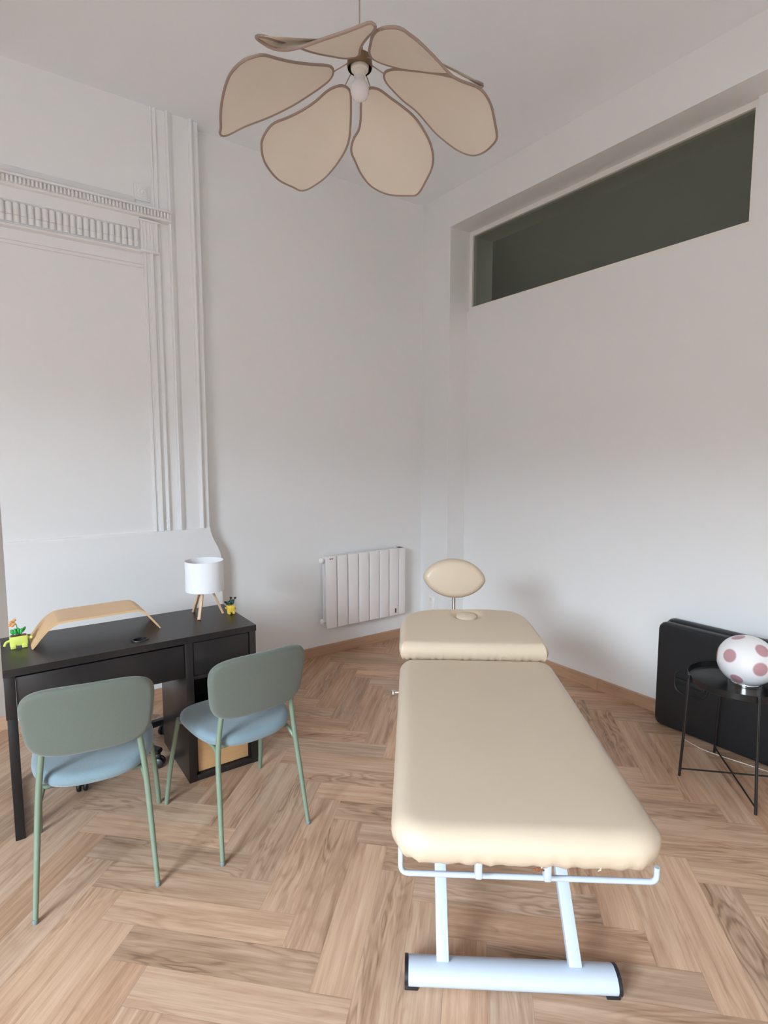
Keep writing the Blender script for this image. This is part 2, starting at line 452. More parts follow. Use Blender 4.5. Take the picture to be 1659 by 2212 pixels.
# taupe sheet laid over the back wall, left of the chimney breast
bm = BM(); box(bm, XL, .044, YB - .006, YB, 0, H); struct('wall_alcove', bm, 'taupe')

# baseboards
bm = BM()
def skirt_poly(t=.013, h=.08): return [(0, 0), (t, 0), (t, h - .006), (t - .006, h), (0, h)]
def skirt_x(bm, x0_, x1_, y): prism(bm, [(y - a, b_) for a, b_ in skirt_poly()], 'x', x0_, x1_)
def skirt_y(bm, y0_, y1_, x): prism(bm, [(x - a, b_) for a, b_ in skirt_poly()], 'y', y0_, y1_)
bm = BM(); skirt_x(bm, CX0, 1.300, 3.800); skirt_x(bm, 1.301, XR - .013, YB); skirt_x(bm, XL, .044, YB - .006); struct('baseboard_back', bm, 'skirt')
bm = BM(); skirt_y(bm, YF, 2.189, XP); skirt_y(bm, 2.191, YJ - .013, XP); skirt_y(bm, YJ, YB, XR); skirt_x(bm, XR + .0, XP, YJ); struct('baseboard_right', bm, 'skirt')

# ---------------- chimney breast with its plaster overmantel
bm = BM()
def zs(f): return [(f[0] + (f[1] - f[0]) * (t / 14)) for t in range(15)]
prisms = []
sec = []                                            # (z, front y, right x) going up
for k in range(15):
    t = k / 14; s = t * t * (3 - 2 * t); sec.append((.915 + .213 * t, 3.800 + (CY - .012 - 3.800) * s, 1.300 + (CX1 + .002 - 1.300) * s))
sec = [(0, 3.800, 1.300)] + sec + [(1.133, CY - .010, CX1 + .001), (1.137, CY, CX1), (H, CY, CX1)]
rows_ = [[bm.verts.new(q) for q in ((CX0, YB, z), (CX0, fy, z), (rx, fy, z), (rx, YB, z))] for z, fy, rx in sec]
for A_, B_ in zip(rows_, rows_[1:]):
    for k in range(4): bm.faces.new((A_[k], A_[(k + 1) % 4], B_[(k + 1) % 4], B_[k]))
bm.faces.new(rows_[0]); bm.faces.new(rows_[-1])
chim = struct('wall_chimney', bm, 'plaster', smooth=30)

def vmould(bm, prof, za_, zb_):                # prof: list of (x, projection)
    pts = [(prof[0][0], CY + .002)] + [(x, CY - d) for x, d in prof] + [(prof[-1][0], CY + .002)]
    prism(bm, pts, 'z', za_, zb_)
def hmould(bm, prof, xa_, xb_):                # prof: list of (z, projection)
    pts = [(CY + .002, prof[0][0])] + [(CY - d, z) for z, d in prof] + [(CY + .002, prof[-1][0])]
    prism(bm, pts, 'x', xa_, xb_)
def bead(x0_, x1_, d, base=0.0, n=6):
    return [(x0_ + (x1_ - x0_) * k / n, base + d * math.sin(PI * k / n)) for k in range(n + 1)]
ZL = 1.136
# outer border bead running floor line to ceiling
bm = BM(); vmould(bm, [(1.168, .001), (1.172, .014)] + bead(1.172, 1.198, .014, .012) + [(1.202, .006), (1.205, .001)], ZL, H); struct('trim_1', bm, 'plaster', 40)
# middle moulding strip
bm = BM(); vmould(bm, [(1.026, .001), (1.030, .024), (1.038, .028), (1.050, .020), (1.060, .016), (1.068, .004), (1.074, .001)], ZL, H); struct('trim_2', bm, 'plaster', 40)
# pilaster bundle under the entablature
bm = BM()
vmould(bm, [(.868, .001), (.872, .016), (.882, .018), (.889, .006), (.901, .006), (.906, .022), (.922, .025), (.930, .018), (.936, .001)], ZL, 2.90)
struct('trim_3', bm, 'plaster', 40)
bm = BM(); rr_ = random.Random(5)
vmould(bm, [(.948, .001)] + bead(.950, .976, .018, .004) + [(.978, .001)], ZL + .0, 3.06)
for (zz, rx) in ((1.16, .012), (1.20, .014), (1.55, .009), (1.66, .008), (1.70, .010), (1.36, .008)):
    lathe(bm, [(0, -rx * 1.6), (rx * .8, -rx), (rx, 0), (rx * .7, rx), (0, rx * 1.7)], (.955 + rr_.uniform(-.004, .004), CY - .008, zz), 10)
struct('trim_4', bm, 'plaster', 50)
# upper mouldings, over the entablature up to the ceiling
bm = BM()
vmould(bm, [(.934, .001), (.938, .008), (.944, .010), (.950, .003), (.957, .003), (.962, .010), (.970, .012), (.974, .001)], 3.16, H)
struct('trim_5', bm, 'plaster', 40)
# inner panel moulding round the field under the frieze
bm = BM(); hmould(bm, [(2.800, .001), (2.804, .011), (2.818, .013), (2.826, .001)], .05, .868); struct('trim_6', bm, 'plaster', 40)
# entablature: frieze band, tongues, cornice with dentils, end block
bm = BM()
hmould(bm, [(2.885, .001), (2.892, .026), (2.902, .032), (2.912, .012), (2.925, .010), (3.026, .010), (3.032, .024), (3.045, .022), (3.10, .020)], .05, .850)
xb0, xb1 = .850, .958
vm = [(xb0, .001), (xb0 + .004, .030)]
for k in range(4): xx = xb0 + .016 + k * .020; vm += [(xx, .030), (xx + .003, .024), (xx + .012, .024), (xx + .015, .030)]
vm += [(xb1 - .004, .030), (xb1, .001)]
vmould(bm, vm, 2.905, 3.085)
box(bm, xb0 - .004, xb1 + .004, CY - .036, CY, 2.895, 2.908, .002); box(bm, xb0 - .004, xb1 + .004, CY - .036, CY, 3.078, 3.09, .002)
ent = struct('trim_7', bm, 'plaster', 40)
bm = BM(); x = .07
while x < .835:
    for (za_, zb_, w_, pr) in ((2.955, 3.018, .0150, .034), (2.918, 2.953, .0140, .024)):
        n_ = 8; pts = []
        A = [];
        for k in range(n_ + 1):
            a = PI * k / n_; A.append((x + w_ * -math.cos(a), CY - .013 - pr * .55 * math.sin(a)))
        prism(bm, A, 'z', za_, zb_)
        lathe(bm, [(w_, 0), (w_ * .8, .006), (w_ * .4, .010), (0, .011)], (x, CY - .014, zb_), 12)
    x += .0345
struct('tongue_ornament', bm, 'plaster', 40, parent=ent)
bm = BM()
hmould(bm, [(3.098, .012), (3.104, .040), (3.112, .044), (3.147, .046), (3.150, .066), (3.158, .070), (3.163, .060), (3.166, .001)], .05, 1.037)
hmould(bm, [(3.166, .020), (3.178, .030), (3.192, .014), (3.214, .010), (3.222, .001)], .05, .83)
struct('cornice', bm, 'plaster', 40, parent=ent)
bm = BM(); x = .07
while x < 1.02:
    box(bm, x, x + .0115, CY - .064, CY - .040, 3.113, 3.146, .002, 1); x += .0195
struct('dentils', bm, 'plaster', 40, parent=ent)
# square rosette at the corner of the upper panel
bm = BM(); box(bm, .828, .922, CY - .010, CY, 3.205, 3.302, .003); box(bm, .842, .908, CY - .014, CY - .009, 3.219, 3.288, .003)
rot = Matrix.Translation((.875, CY - .014, 3.253)) @ Matrix.Rotation(PI / 2, 4, 'X')
lathe(bm, [(.026, 0), (.026, .004), (.018, .008), (.012, .005), (.008, .010), (0, .012)], n=16, mtx=rot)
struct('trim_8', bm, 'plaster', 40)

# ================================================================== TREATMENT TABLE
TABLE = (0.979, 0.79, 0); TR = math.atan2(-.619, .785)
t = thing('massage_table', 'cream padded massage table on a white metal lift frame', 'massage table', TABLE, rz=TR, local=True)
# local axes: +Y away along the couch, +X across to the right
def outl(hx, ya_, yb_, rn, rf):
    out = []
    for qx, cyy, r, a0 in ((1, yb_, rf, 0), (-1, yb_, rf, 90), (-1, ya_, rn, 180), (1, ya_, rn, 270)):
        sy = 1 if cyy == yb_ else -1
        for k in range(9):
            a = math.radians(a0 + 90 * k / 8); out.append((qx * (hx - r) + r * math.cos(a), cyy - sy * r + r * math.sin(a)))
    return out
bm = BM()
def sag(x, y, z): return x, y, z
pillow(bm, outl(.328, -.012, 1.155, .092, .07), .648, .748, .055, .006, N=240, zf=sag, fr=.52, pucker=.017)
lc = part('leg_cushion', bm, 'cushion', t, smooth=60)
bm = BM()
for dx, dz, r_ in ((0, 0, .0055), (.007, .002, .0045), (-.007, -.001, .004), (.012, -.002, .003)):
    bmesh.ops.create_uvsphere(bm, u_segments=10, v_segments=7, radius=r_, matrix=Matrix.Translation((.020 + dx, .004, .659 + dz)) @ Matrix.Diagonal((1.2, .8, .8, 1)))
part('torn_patch', bm, 'rust', lc, 'small torn brown spot in the vinyl')
for x_ in (.030, .165):
    bm = BM(); tube(bm, [(x_, .000, .676), (x_ - .001, .003, .664), (x_ - .004, .010, .655)], [.0016, .0024, .0012], 8)
    part('vinyl_tab', bm, 'cushion', lc)
# head cushion: raised, tilted up towards the far end, far corners rounded
head = [(.318, 1.17), (.330, 1.20), (.318, 1.30), (.305, 1.40), (.288, 1.47), (.250, 1.525), (.185, 1.552), (.05, 1.562), (-.10, 1.556), (-.20, 1.542), (-.27, 1.512), (-.312, 1.465), (-.331, 1.40), (-.333, 1.30), (-.333, 1.20), (-.326, 1.172), (-.30, 1.164), (.0, 1.160), (.29, 1.162)]
hd = [(p.x, p.y) for p in spline([(a, b_, 0) for a, b_ in head], 160)]
bm = BM()
def tilt(x, y, z):
    z2 = z + (y - 1.15) * .155
    d = math.hypot((x + .007) / .066, (y - 1.470) / .056)      # dimple round the plug
    if z > .77: z2 -= .016 * math.exp(-max(0, d - .7) ** 2 * 9)
    return x, y, z2
pillow(bm, hd, .712, .797, .030, .005, N=200, zf=tilt, fr=.45, pucker=.016, nin=22)
hc = part('head_cushion', bm, 'cushion', t, smooth=60)
bm = BM()
pl_ = [(-.007 + .052 * math.cos(a * PI / 16), 1.470 + .043 * math.sin(a * PI / 16)) for a in range(32)]
pillow(bm, pl_, .775, .799, .014, .005, N=48, zf=lambda x, y, z: (x, y, z + (y - 1.15) * .155))
part('breath_hole_plug', bm, 'cushion', hc, smooth=60)
# upright oval headrest on a chrome post
HS = 1.78
vo = []
for k in range(48):
    a = 2 * PI * k / 48; cx_ = math.cos(a); sy_ = math.sin(a)
    vo.append((.170 * (abs(cx_) ** 1.0) * (1 if cx_ >= 0 else -1), .107 * (abs(sy_) ** 1.25) * (1 if sy_ >= 0 else -1)))
bm = BM()
mt = Matrix.Translation((-.045, HS, .962)) @ Matrix.Rotation(math.radians(3), 4, 'Y') @ Matrix.Rotation(math.radians(82), 4, 'X')
pillow(bm, vo, -.035, .035, .034, .004, N=96, mtx=mt, fr=.5, nin=8)
hr = part('headrest', bm, 'cushion', t, smooth=60)
bm = BM(); tube(bm, [(-.045, HS + .012, .90), (-.045, HS + .012, .69)], .0095, 14)
tube(bm, fillet([(-.08, 1.50, .70), (-.08, HS + .012, .70), (-.01, HS + .012, .70), (-.01, 1.50, .70)], .02), .007, 10)
part('headrest_post', bm, 'chrome', hr)
# frame under the cushions
bm = BM()
for x_ in (-.20, .20):
    box(bm, x_ - .02, x_ + .02, .10, 1.10, .612, .654, .004)
box(bm, -.20, .20, .10, .14, .612, .652, .004); box(bm, -.20, .20, 1.05, 1.09, .612, .652, .004)
box(bm, -.27, .27, 1.20, 1.24, .655, .70, .004); box(bm, -.02, .02, 1.09, 1.52, .66, .695, .004)
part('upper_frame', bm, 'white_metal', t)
for x_ in (-.108, .062):
    bm = BM(); box(bm, x_ - .009, x_ + .009, .070, .098, .572, .66, .004); part('hinge_bracket', bm, 'white_metal', t)
def arm(x_, ya_, za_, yb_, zb_):
    bm = BM(); L_ = math.hypot(yb_ - ya_, zb_ - za_); an = math.atan2(zb_ - za_, yb_ - ya_)
    box(bm, x_ - .019, x_ + .019, 0, L_, -.016, .016, .003, mtx=Matrix.Translation((0, ya_, za_)) @ Matrix.Rotation(an, 4, 'X'))
    part('lift_arm', bm, 'white_metal', t)
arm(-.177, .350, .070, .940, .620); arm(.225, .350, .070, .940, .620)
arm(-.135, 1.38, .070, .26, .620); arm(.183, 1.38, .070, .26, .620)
for ys in (.350, 1.38):
    bm = BM(); pr = []
    for k in range(20):
        a = 2 * PI * k / 20; pr.append((ys + .045 * math.cos(a) * (1 if math.sin(a) > 0 else 1.0), .040 + .034 * math.sin(a)))
    prism(bm, pr, 'x', -.283, .343)
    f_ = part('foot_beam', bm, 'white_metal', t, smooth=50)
    for sx_ in (-.294, .343):
        bm = BM(); pr2 = [(ys + (a - ys) * 1.04, .040 + (b_ - .040) * 1.04) for a, b_ in pr]
        prism(bm, pr2, 'x', sx_, sx_ + .011)
        box(bm, sx_ - (.0 if sx_ < 0 else .03), sx_ + .011 + (.03 if sx_ < 0 else 0), ys - .03, ys + .03, 0, .010, .002)
        part('end_cap', bm, 'black_plastic', f_, 'black rubber end cap')
bm = BM()
tube(bm, fillet([(-.303, .112, .660), (-.303, .112, .552), (.343, .112, .552), (.343, .112, .592)], .022, 6), .0072, 12)
tube(bm, fillet([(-.303, .112, .655), (-.303, .20, .655), (-.20, .20, .64)], .02), .0065, 10)
part('paper_roll_holder', bm, 'white_metal', t)
bm = BM(); tube(bm, [(-.20, .96, .66), (-.348, .96, .665)], .006, 10); lathe(bm, [(0, -.01), (.009, -.006), (.009, .006), (0, .01)], (-.350, .96, .665), 12)
part('release_lever', bm, 'chrome', t)

# ================================================================== CHAIRS
def make_chair():
    t = thing('dining_chair', '', 'chair', (0, 0, 0), 'sage green chairs at the desk', local=True)
    # seat: rounded, wider at the front
    so = []
    for k in range(64):
        a = 2 * PI * k / 64; c_, s_ = math.cos(a), math.sin(a)
        n_ = 2.9; q = (abs(c_) ** n_ + abs(s_) ** n_) ** (-1 / n_)
        y_ = .285 + .232 * q * s_; hw = .198 + .022 * (y_ - .05) / .47
        so.append((hw * q * c_ * 1.04, y_))
    bm = BM(); pillow(bm, so, .428, .480, .030, .004, N=96, fr=.45, zf=lambda x, y, z: (x, y, z + .014 * (x / .22) ** 2 - .012 * ((y - .28) / .24) ** 2 * (1 if y > .28 else 0)))
    part('seat', bm, 'seat', t, 'sage upholstered seat with blue sky light in its colour', 60)
    # backrest: wide rounded pad, gently wrapped round the sitter, leaning back
    bo = []
    for k in range(80):
        a = 2 * PI * k / 80; c_, s_ = math.cos(a), math.sin(a); n_ = 4.2
        q = (abs(c_) ** n_ + abs(s_) ** n_) ** (-1 / n_); x_, z_ = .213 * q * c_, .134 * q * s_
        x_ *= (1 + .06 * z_ / .134); bo.append((x_, z_))
    bm = BM()
    def wrap(x, y, z): # x across, y up (pad plane), z thickness -> world
        yy = .052 - .040 * (y + .134) / .268 - z + .55 * x * x
        return x, yy, .695 + y
    pillow(bm, bo, -.019, .021, .020, .002, N=110, fr=.5, zf=wrap)
    part('backrest', bm, 'back', t, 'sage upholstered backrest with shade in its colour', 60)
    for sx_ in (-1, 1):
        bm = BM(); P = fillet([(sx_ * .199, 0, .004), (sx_ * .175, .078, .450), (sx_ * .148, .062, .66)], .10, 8)
        tube(bm, P, [.0088 + .0022 * min(1, p.z / .3) for p in P], 14)
        lg = part('leg', bm, 'leg', t)
        bm = BM(); lathe(bm, [(.0085, 0), (.0095, .002), (.0095, .016), (.0085, .018)], (sx_ * .199, 0, 0), 14); part('foot_glide', bm, 'foot', lg)
        bm = BM(); P = [Vector((sx_ * .240, .545, .004)), Vector((sx_ * .226, .50, .22)), Vector((sx_ * .200, .455, .44))]
        tube(bm, spline(P, 0, False), .0105, 14)
        lg = part('leg', bm, 'leg', t)
        bm = BM(); lathe(bm, [(.0085, 0), (.0095, .002), (.0095, .016), (.0085, .018)], (sx_ * .240, .545, 0), 14); part('foot_glide', bm, 'foot', lg)
    bm = BM()
    for sx_ in (-1, 1):
        tube(bm, fillet([(sx_ * .179, .068, .375), (sx_ * .165, .11, .425), (sx_ * .165, .40, .425), (sx_ * .2, .45, .425)], .03), .008, 10)
    tube(bm, [(-.165, .12, .425), (.165, .12, .425)], .008, 10); tube(bm, [(-.165, .40, .425), (.165, .40, .425)], .008, 10)
    part('seat_frame', bm, 'leg', t)
    return t
ch = make_chair()
dup(ch, (0.872, 2.0725, 0), math.radians(4), 'sage green upholstered chair at the black desk, nearer the cream massage table')
ch.location = (0.241, 2.13, 0); ch.rotation_euler = (0, 0, math.radians(-9.5))
ch['label'] = 'sage green upholstered chair at the left end of the black desk'

# ================================================================== DESK
DX0, DX1, DY0, DY1, DZ = 0.0, 1.095, 2.695, 3.20, 0.75
t = thing('writing_desk', 'black-brown wooden desk with a drawer and open side cabinet', 'desk', ((DX0 + DX1) / 2, (DY0 + DY1) / 2, 0))
hx_, hy_ = .548, 2.79
def holed_top():
    bm = BM(); n = 32; zt, zb = DZ, DZ - .032; y0_, y1_ = DY0, DY1
    circ = [(hx_ + .038 * math.cos(2 * PI * k / n), hy_ + .030 * math.sin(2 * PI * k / n)) for k in range(n)]
    x0_, x1_, ya_, yb_ = hx_ - .06, hx_ + .06, hy_ - .06, hy_ + .06
    sq = []
    for k in range(n):
        a = 2 * PI * k / n + 0.0; c_, s_ = math.cos(a), math.sin(a); m_ = max(abs(c_), abs(s_)); sq.append((hx_ + .06 * c_ / m_, hy_ + .06 * s_ / m_))
    for z in (zt, zb):
        C_ = [bm.verts.new((x, y, z)) for x, y in circ]; S_ = [bm.verts.new((x, y, z)) for x, y in sq]
        for k in range(n): bm.faces.new((C_[k], C_[(k + 1) % n], S_[(k + 1) % n], S_[k]))
        if z == zt: CT = C_
        else:
            for k in range(n): bm.faces.new((CT[k], CT[(k + 1) % n], C_[(k + 1) % n], C_[k]))
    b2 = BM(); 
    for q in ((DX0, x0_, y0_, y1_), (x1_, DX1, y0_, y1_), (x0_, x1_, yb_, y1_), (x0_, x1_, y0_, ya_)):
        box(bm, q[0], q[1], q[2], q[3], zb, zt)
    b2.free(); return bm
part('desktop', holed_top(), 'desk', t, smooth=None)
bm = BM(); lathe(bm, [(.030, -.03), (.030, .003), (.040, .003), (.041, 0), (.034, -.001)], (hx_, hy_, DZ), 32, cap=False)
for v in bm.verts: v.co.y = hy_ + (v.co.y - hy_) * .82
part('cable_grommet', bm, 'black_plastic', t)
bm = BM(); box(bm, .002, .042, DY0 + .003, DY1 - .003, .535, .718, .002); part('side_rail', bm, 'desk', t)
bm = BM(); box(bm, .006, .042, DY0 + .005, DY0 + .045, 0, .535, .002)
part('leg', bm, 'desk_metal', t)
bm = BM(); box(bm, .006, .042, DY1 - .045, DY1 - .005, 0, .535, .002); part('leg', bm, 'desk_metal', t)
bm = BM(); box(bm, .010, .038, DY0 + .045, DY1 - .045, .004, .030, .002); box(bm, .010, .038, DY0 + .045, DY1 - .045, .22, .235, .002); part('side_stretcher', bm, 'desk_metal', t)
bm = BM(); box(bm, .043, .729, DY0 + .012, DY0 + .030, .545, .708, .002); part('drawer', bm, 'desk', t)
bm = BM(); box(bm, .046, .728, DY0 + .031, DY1 - .02, .62, .635); box(bm, .046, .728, DY1 - .03, DY1 - .012, .56, .717); part('drawer_rail', bm, 'desk', t)
cab = BM(); yb2 = DY1 - .005
box(cab, .731, .768, DY0 + .003, yb2, 0, .717, .002); box(cab, 1.060, 1.093, DY0 + .003, yb2, 0, .717, .002)
box(cab, .768, 1.060, DY0 + .006, yb2, .0, .030, .002); box(cab, .768, 1.060, DY0 + .006, yb2, .222, .245, .002)
box(cab, .768, 1.060, DY0 + .02, yb2, .520, .540, .002); box(cab, .768, 1.060, yb2 - .02, yb2, .03, .717)
part('side_cabinet', cab, 'desk', t)
bm = BM(); box(bm, .772, 1.056, DY0 + .010, DY0 + .026, .545, .712, .002); part('cabinet_front', bm, 'desk', t)
bm = BM(); box(bm, .784, 1.046, DY0 + .028, DY0 + .040, .034, .216, .001); part('wood_panel', bm, 'inner_wood', t, 'light wood board in the bottom bay')
bm = BM(); box(bm, .770, .783, DY0 + .026, DY0 + .042, .030, .222); part('panel_batten', bm, 'desk', t); bm = BM(); box(bm, 1.047, 1.058, DY0 + .026, DY0 + .042, .030, .222); part('panel_batten', bm, 'desk', t)

# ---- swivel stool on castors behind the desk
SC = (0.465, 3.195)
t = thing('swivel_stool', 'black swivel stool on castors pushed under the desk from behind', 'stool', (SC[0], SC[1], 0))
bm = BM(); pillow(bm, [(SC[0] + .235 * math.cos(a * PI / 24), SC[1] - .03 + .225 * math.sin(a * PI / 24)) for a in range(48)], .405, .475, .03, .008, N=64); part('seat', bm, 'leather', t)
bm = BM(); lathe(bm, [(.028, .12), (.028, .27), (.018, .271), (.018, .41)], (SC[0], SC[1], 0), 20); part('gas_column', bm, 'black_plastic', t)
for k in range(5):
    a = math.radians(-125.5 + 72 * k); d_ = Vector((math.cos(a), math.sin(a), 0)); c_ = Vector((SC[0], SC[1], 0))
    bm = BM(); R_ = Matrix.Translation(c_) @ Matrix.Rotation(a, 4, 'Z')
    prism(bm, [(.0, .085), (.30, .070), (.315, .078), (.315, .098), (.02, .135)], 'y', -.020, .020)
    bmesh.ops.transform(bm, matrix=R_, verts=bm.verts); bmesh.ops.bevel(bm, geom=bm.edges[:], offset=.004, segments=2, affect='EDGES')
    lg = part('base_leg', bm, 'black_plastic', t)
    bm = BM()
    for sy_ in (-1, 1):
        lathe(bm, [(0, 0), (.022, 0), (.027, .004), (.027, .014), (.022, .018), (0, .018)], n=24, mtx=R_ @ Matrix.Translation((.305, 0, .027)) @ Matrix.Rotation(math.radians(20), 4, 'Z') @ Matrix.Rotation(sy_ * PI / 2, 4, 'X') @ Matrix.Translation((0, 0, .006)))
    lathe(bm, [(.008, 0), (.008, .05)], n=10, mtx=R_ @ Matrix.Translation((.305, 0, .027)))
    part('castor', bm, 'black_plastic', lg)

# ---- bent plywood laptop stand
pf = [(.117, .752), (.150, .795), (.185, .832), (.215, .850), (.250, .857), (.40, .858), (.55, .860), (.580, .856), (.605, .838), (.635, .802), (.672, .752)]
cl = spline([(a, 0, b_) for a, b_ in pf], 0, False); bm = BM()
up_, lo_ = [], []
for i, p in enumerate(cl):
    tg = (cl[min(i + 1, len(cl) - 1)] - cl[max(i - 1, 0)]).normalized(); nn = Vector((-tg.z, 0, tg.x)); w_ = .0045 if 2 < i < len(cl) - 3 else .003
    up_.append((p.x + nn.x * w_, p.z + nn.z * w_)); lo_.append((p.x - nn.x * w_, p.z - nn.z * w_))
NS = len(up_)
def yspan(p):      # slightly narrower at the feet
    k = min(1, abs(p[0] - .395) / .28) ** 3; return 2.918 + .012 * k * 0, 3.165 - .04 * k
rows = []
for j in range(NS):
    a_, b_ = yspan(up_[j]); rows.append([bm.verts.new((up_[j][0], a_, up_[j][1])), bm.verts.new((up_[j][0], b_, up_[j][1])), bm.verts.new((lo_[j][0], b_, lo_[j][1])), bm.verts.new((lo_[j][0], a_, lo_[j][1]))])
for A, B in zip(rows, rows[1:]):
    for k in range(4): bm.faces.new((A[k], A[(k + 1) % 4], B[(k + 1) % 4], B[k]))
bm.faces.new(rows[0]); bm.faces.new(list(reversed(rows[-1])))
zmin = min(v.co.z for v in bm.verts)
for v in bm.verts: v.co.z += .7505 - zmin if v.co.z < .77 else 0
tag(link('laptop_stand', bm, 'stand', None, (0, 0, 0), 40), 'pale bent plywood laptop riser arched over the desk top', 'laptop stand')

# ---- small tripod table lamp
LC = Vector((.938, 3.025, .75))
t = thing('table_lamp', 'small table lamp with white drum shade and three wooden legs on the desk', 'lamp', tuple(LC))
bm = BM(); lathe(bm, [(.100, .142), (.102, .142), (.102, .308), (.100, .308), (.0995, .306), (.0995, .144)], tuple(LC), 56, cap=False); sh = part('lamp_shade', bm, 'shade', t)
bm = BM(); lathe(bm, [(.018, .150), (.018, .195), (.014, .20), (0, .20)], tuple(LC), 20)
for k in range(3):
    a = 2 * PI * k / 3 + .4; tube(bm, [LC + Vector((.012 * math.cos(a), .012 * math.sin(a), .155)), LC + Vector((.1 * math.cos(a), .1 * math.sin(a), .150))], .0015, 6)
part('lamp_holder', bm, 'white_metal', sh)
bm = BM(); lathe(bm, [(0, .262), (.014, .258), (.022, .245), (.022, .232), (.012, .205), (.012, .198)], tuple(LC), 20); part('bulb', bm, 'bulb', t)
for fx, fy in ((.899, 3.120), (.878, 2.950), (1.027, 3.003)):
    A = Vector((fx, fy, .752)); B = LC + Vector(((fx - LC.x) * .28, (fy - LC.y) * .28, .165))
    d_ = (B - A).normalized(); an = math.atan2(fy - LC.y, fx - LC.x)
    bm = BM(); q = Vector((0, 0, 1)).rotation_difference(d_).to_matrix().to_4x4()
    box(bm, -.006, .006, -.008, .008, 0, (B - A).length, .001, mtx=Matrix.Translation(A) @ q @ Matrix.Rotation(an, 4, 'Z'))
    zz = min(v.co.z for v in bm.verts)
    for v in bm.verts:
        if v.co.z < .765: v.co.z = max(.7502, v.co.z)
    part('leg', bm, 'lamp_wood', t)

# ---- two toy brick planters
def blob(bm, c, r, s=(1, 1, 1), rot=(0, 0, 0)):
    mt = Matrix.Translation(c) @ Matrix.Rotation(rot[2], 4, 'Z') @ Matrix.Rotation(rot[1], 4, 'Y') @ Matrix.Rotation(rot[0], 4, 'X') @ Matrix.Diagonal((s[0], s[1], s[2], 1))
    bmesh.ops.create_uvsphere(bm, u_segments=14, v_segments=9, radius=r, matrix=mt)
PX = Vector((.070, 3.0, .75))
t = thing('toy_planter', 'lime green toy planter with orange flower on the left end of the desk', 'toy planter', tuple(PX), 'toy plants on the desk')
bm = BM(); box(bm, PX.x - .035, PX.x + .035, PX.y - .018, PX.y + .018, .762, .805, .003)
for sx_ in (-1, 1): box(bm, PX.x + sx_ * .022 - .011, PX.x + sx_ * .022 + .011, PX.y - .024, PX.y + .014, .7502, .770, .004)
pot = part('pot', bm, 'lime', t)
bm = BM(); tube(bm, fillet([(PX.x - .034, PX.y, .786), (PX.x - .050, PX.y - .004, .782), (PX.x - .056, PX.y - .010, .766)], .01), .0055, 8)
part('arm', bm, 'lime', pot)
bm = BM(); tube(bm, [(PX.x + .034, PX.y, .790), (PX.x + .046, PX.y - .004, .790)], .005, 8); blob(bm, (PX.x + .049, PX.y - .005, .790), .007); part('arm', bm, 'lime', pot)
bm = BM(); box(bm, PX.x - .030, PX.x + .030, PX.y - .013, PX.y + .013, .804, .808); part('soil', bm, 'soil', t)
bm = BM()
for k in range(11):
    a = k * 2.4; r_ = .006 + .018 * (k / 11) ** .5
    blob(bm, (PX.x + r_ * 1.15 * math.cos(a), PX.y + .7 * r_ * math.sin(a), .822 + .004 * (k % 3)), .008, (.75, .6, 1.7), (0, .5 * math.cos(a), 0))
part('leaves', bm, 'green', t)
bm = BM(); tube(bm, fillet([(PX.x + .002, PX.y, .81), (PX.x - .006, PX.y, .86), (PX.x - .016, PX.y, .872)], .01), .002, 8); part('stem', bm, 'green', t)
bm = BM()
for dx, dz in ((-.024, .872), (-.012, .880), (-.020, .856), (-.030, .860), (-.014, .862)): blob(bm, (PX.x + dx, PX.y - .003, dz), .0075, (1, .7, .9))
part('flower', bm, 'orange', t)
PY = Vector((1.062, 2.975, .75))
t = thing('toy_planter', 'yellow toy planter with dark leaves beside the small lamp on the desk', 'toy planter', tuple(PY), 'toy plants on the desk')
bm = BM(); box(bm, PY.x - .018, PY.x + .018, PY.y - .016, PY.y + .016, .760, .798, .0025)
for sx_ in (-1, 1): box(bm, PY.x + sx_ * .012 - .006, PY.x + sx_ * .012 + .006, PY.y - .019, PY.y + .012, .7502, .764, .003)
pot = part('pot', bm, 'yellow', t)
bm = BM(); tube(bm, fillet([(PY.x - .017, PY.y, .783), (PY.x - .028, PY.y - .004, .783), (PY.x - .030, PY.y - .006, .792)], .006), .0042, 8); part('arm', bm, 'yellow', pot)
bm = BM(); tube(bm, fillet([(PY.x + .017, PY.y, .785), (PY.x + .026, PY.y, .780), (PY.x + .027, PY.y, .770)], .006), .0042, 8); part('arm', bm, 'yellow', pot)
bm = BM()
for k in range(12):
    a = k * 2.4; r_ = .004 + .017 * (k / 12) ** .5
    blob(bm, (PY.x + r_ * math.cos(a), PY.y + .8 * r_ * math.sin(a), .808 + .006 * (k % 3)), .008, (.9, .8, 1.1))
part('leaves', bm, 'dkgreen', t)
bm = BM()
for dx, dz in ((-.029, .818), (.002, .838), (.026, .834)):
    tube(bm, [(PY.x + dx * .4, PY.y, .80), (PY.x + dx, PY.y - .002, dz)], .0015, 6)
    lathe(bm, [(0, -.005), (.004, -.004), (.0085, .004), (.006, .006), (0, .004)], (PY.x + dx, PY.y - .002, dz), 10)
part('flower', bm, 'dark', t)

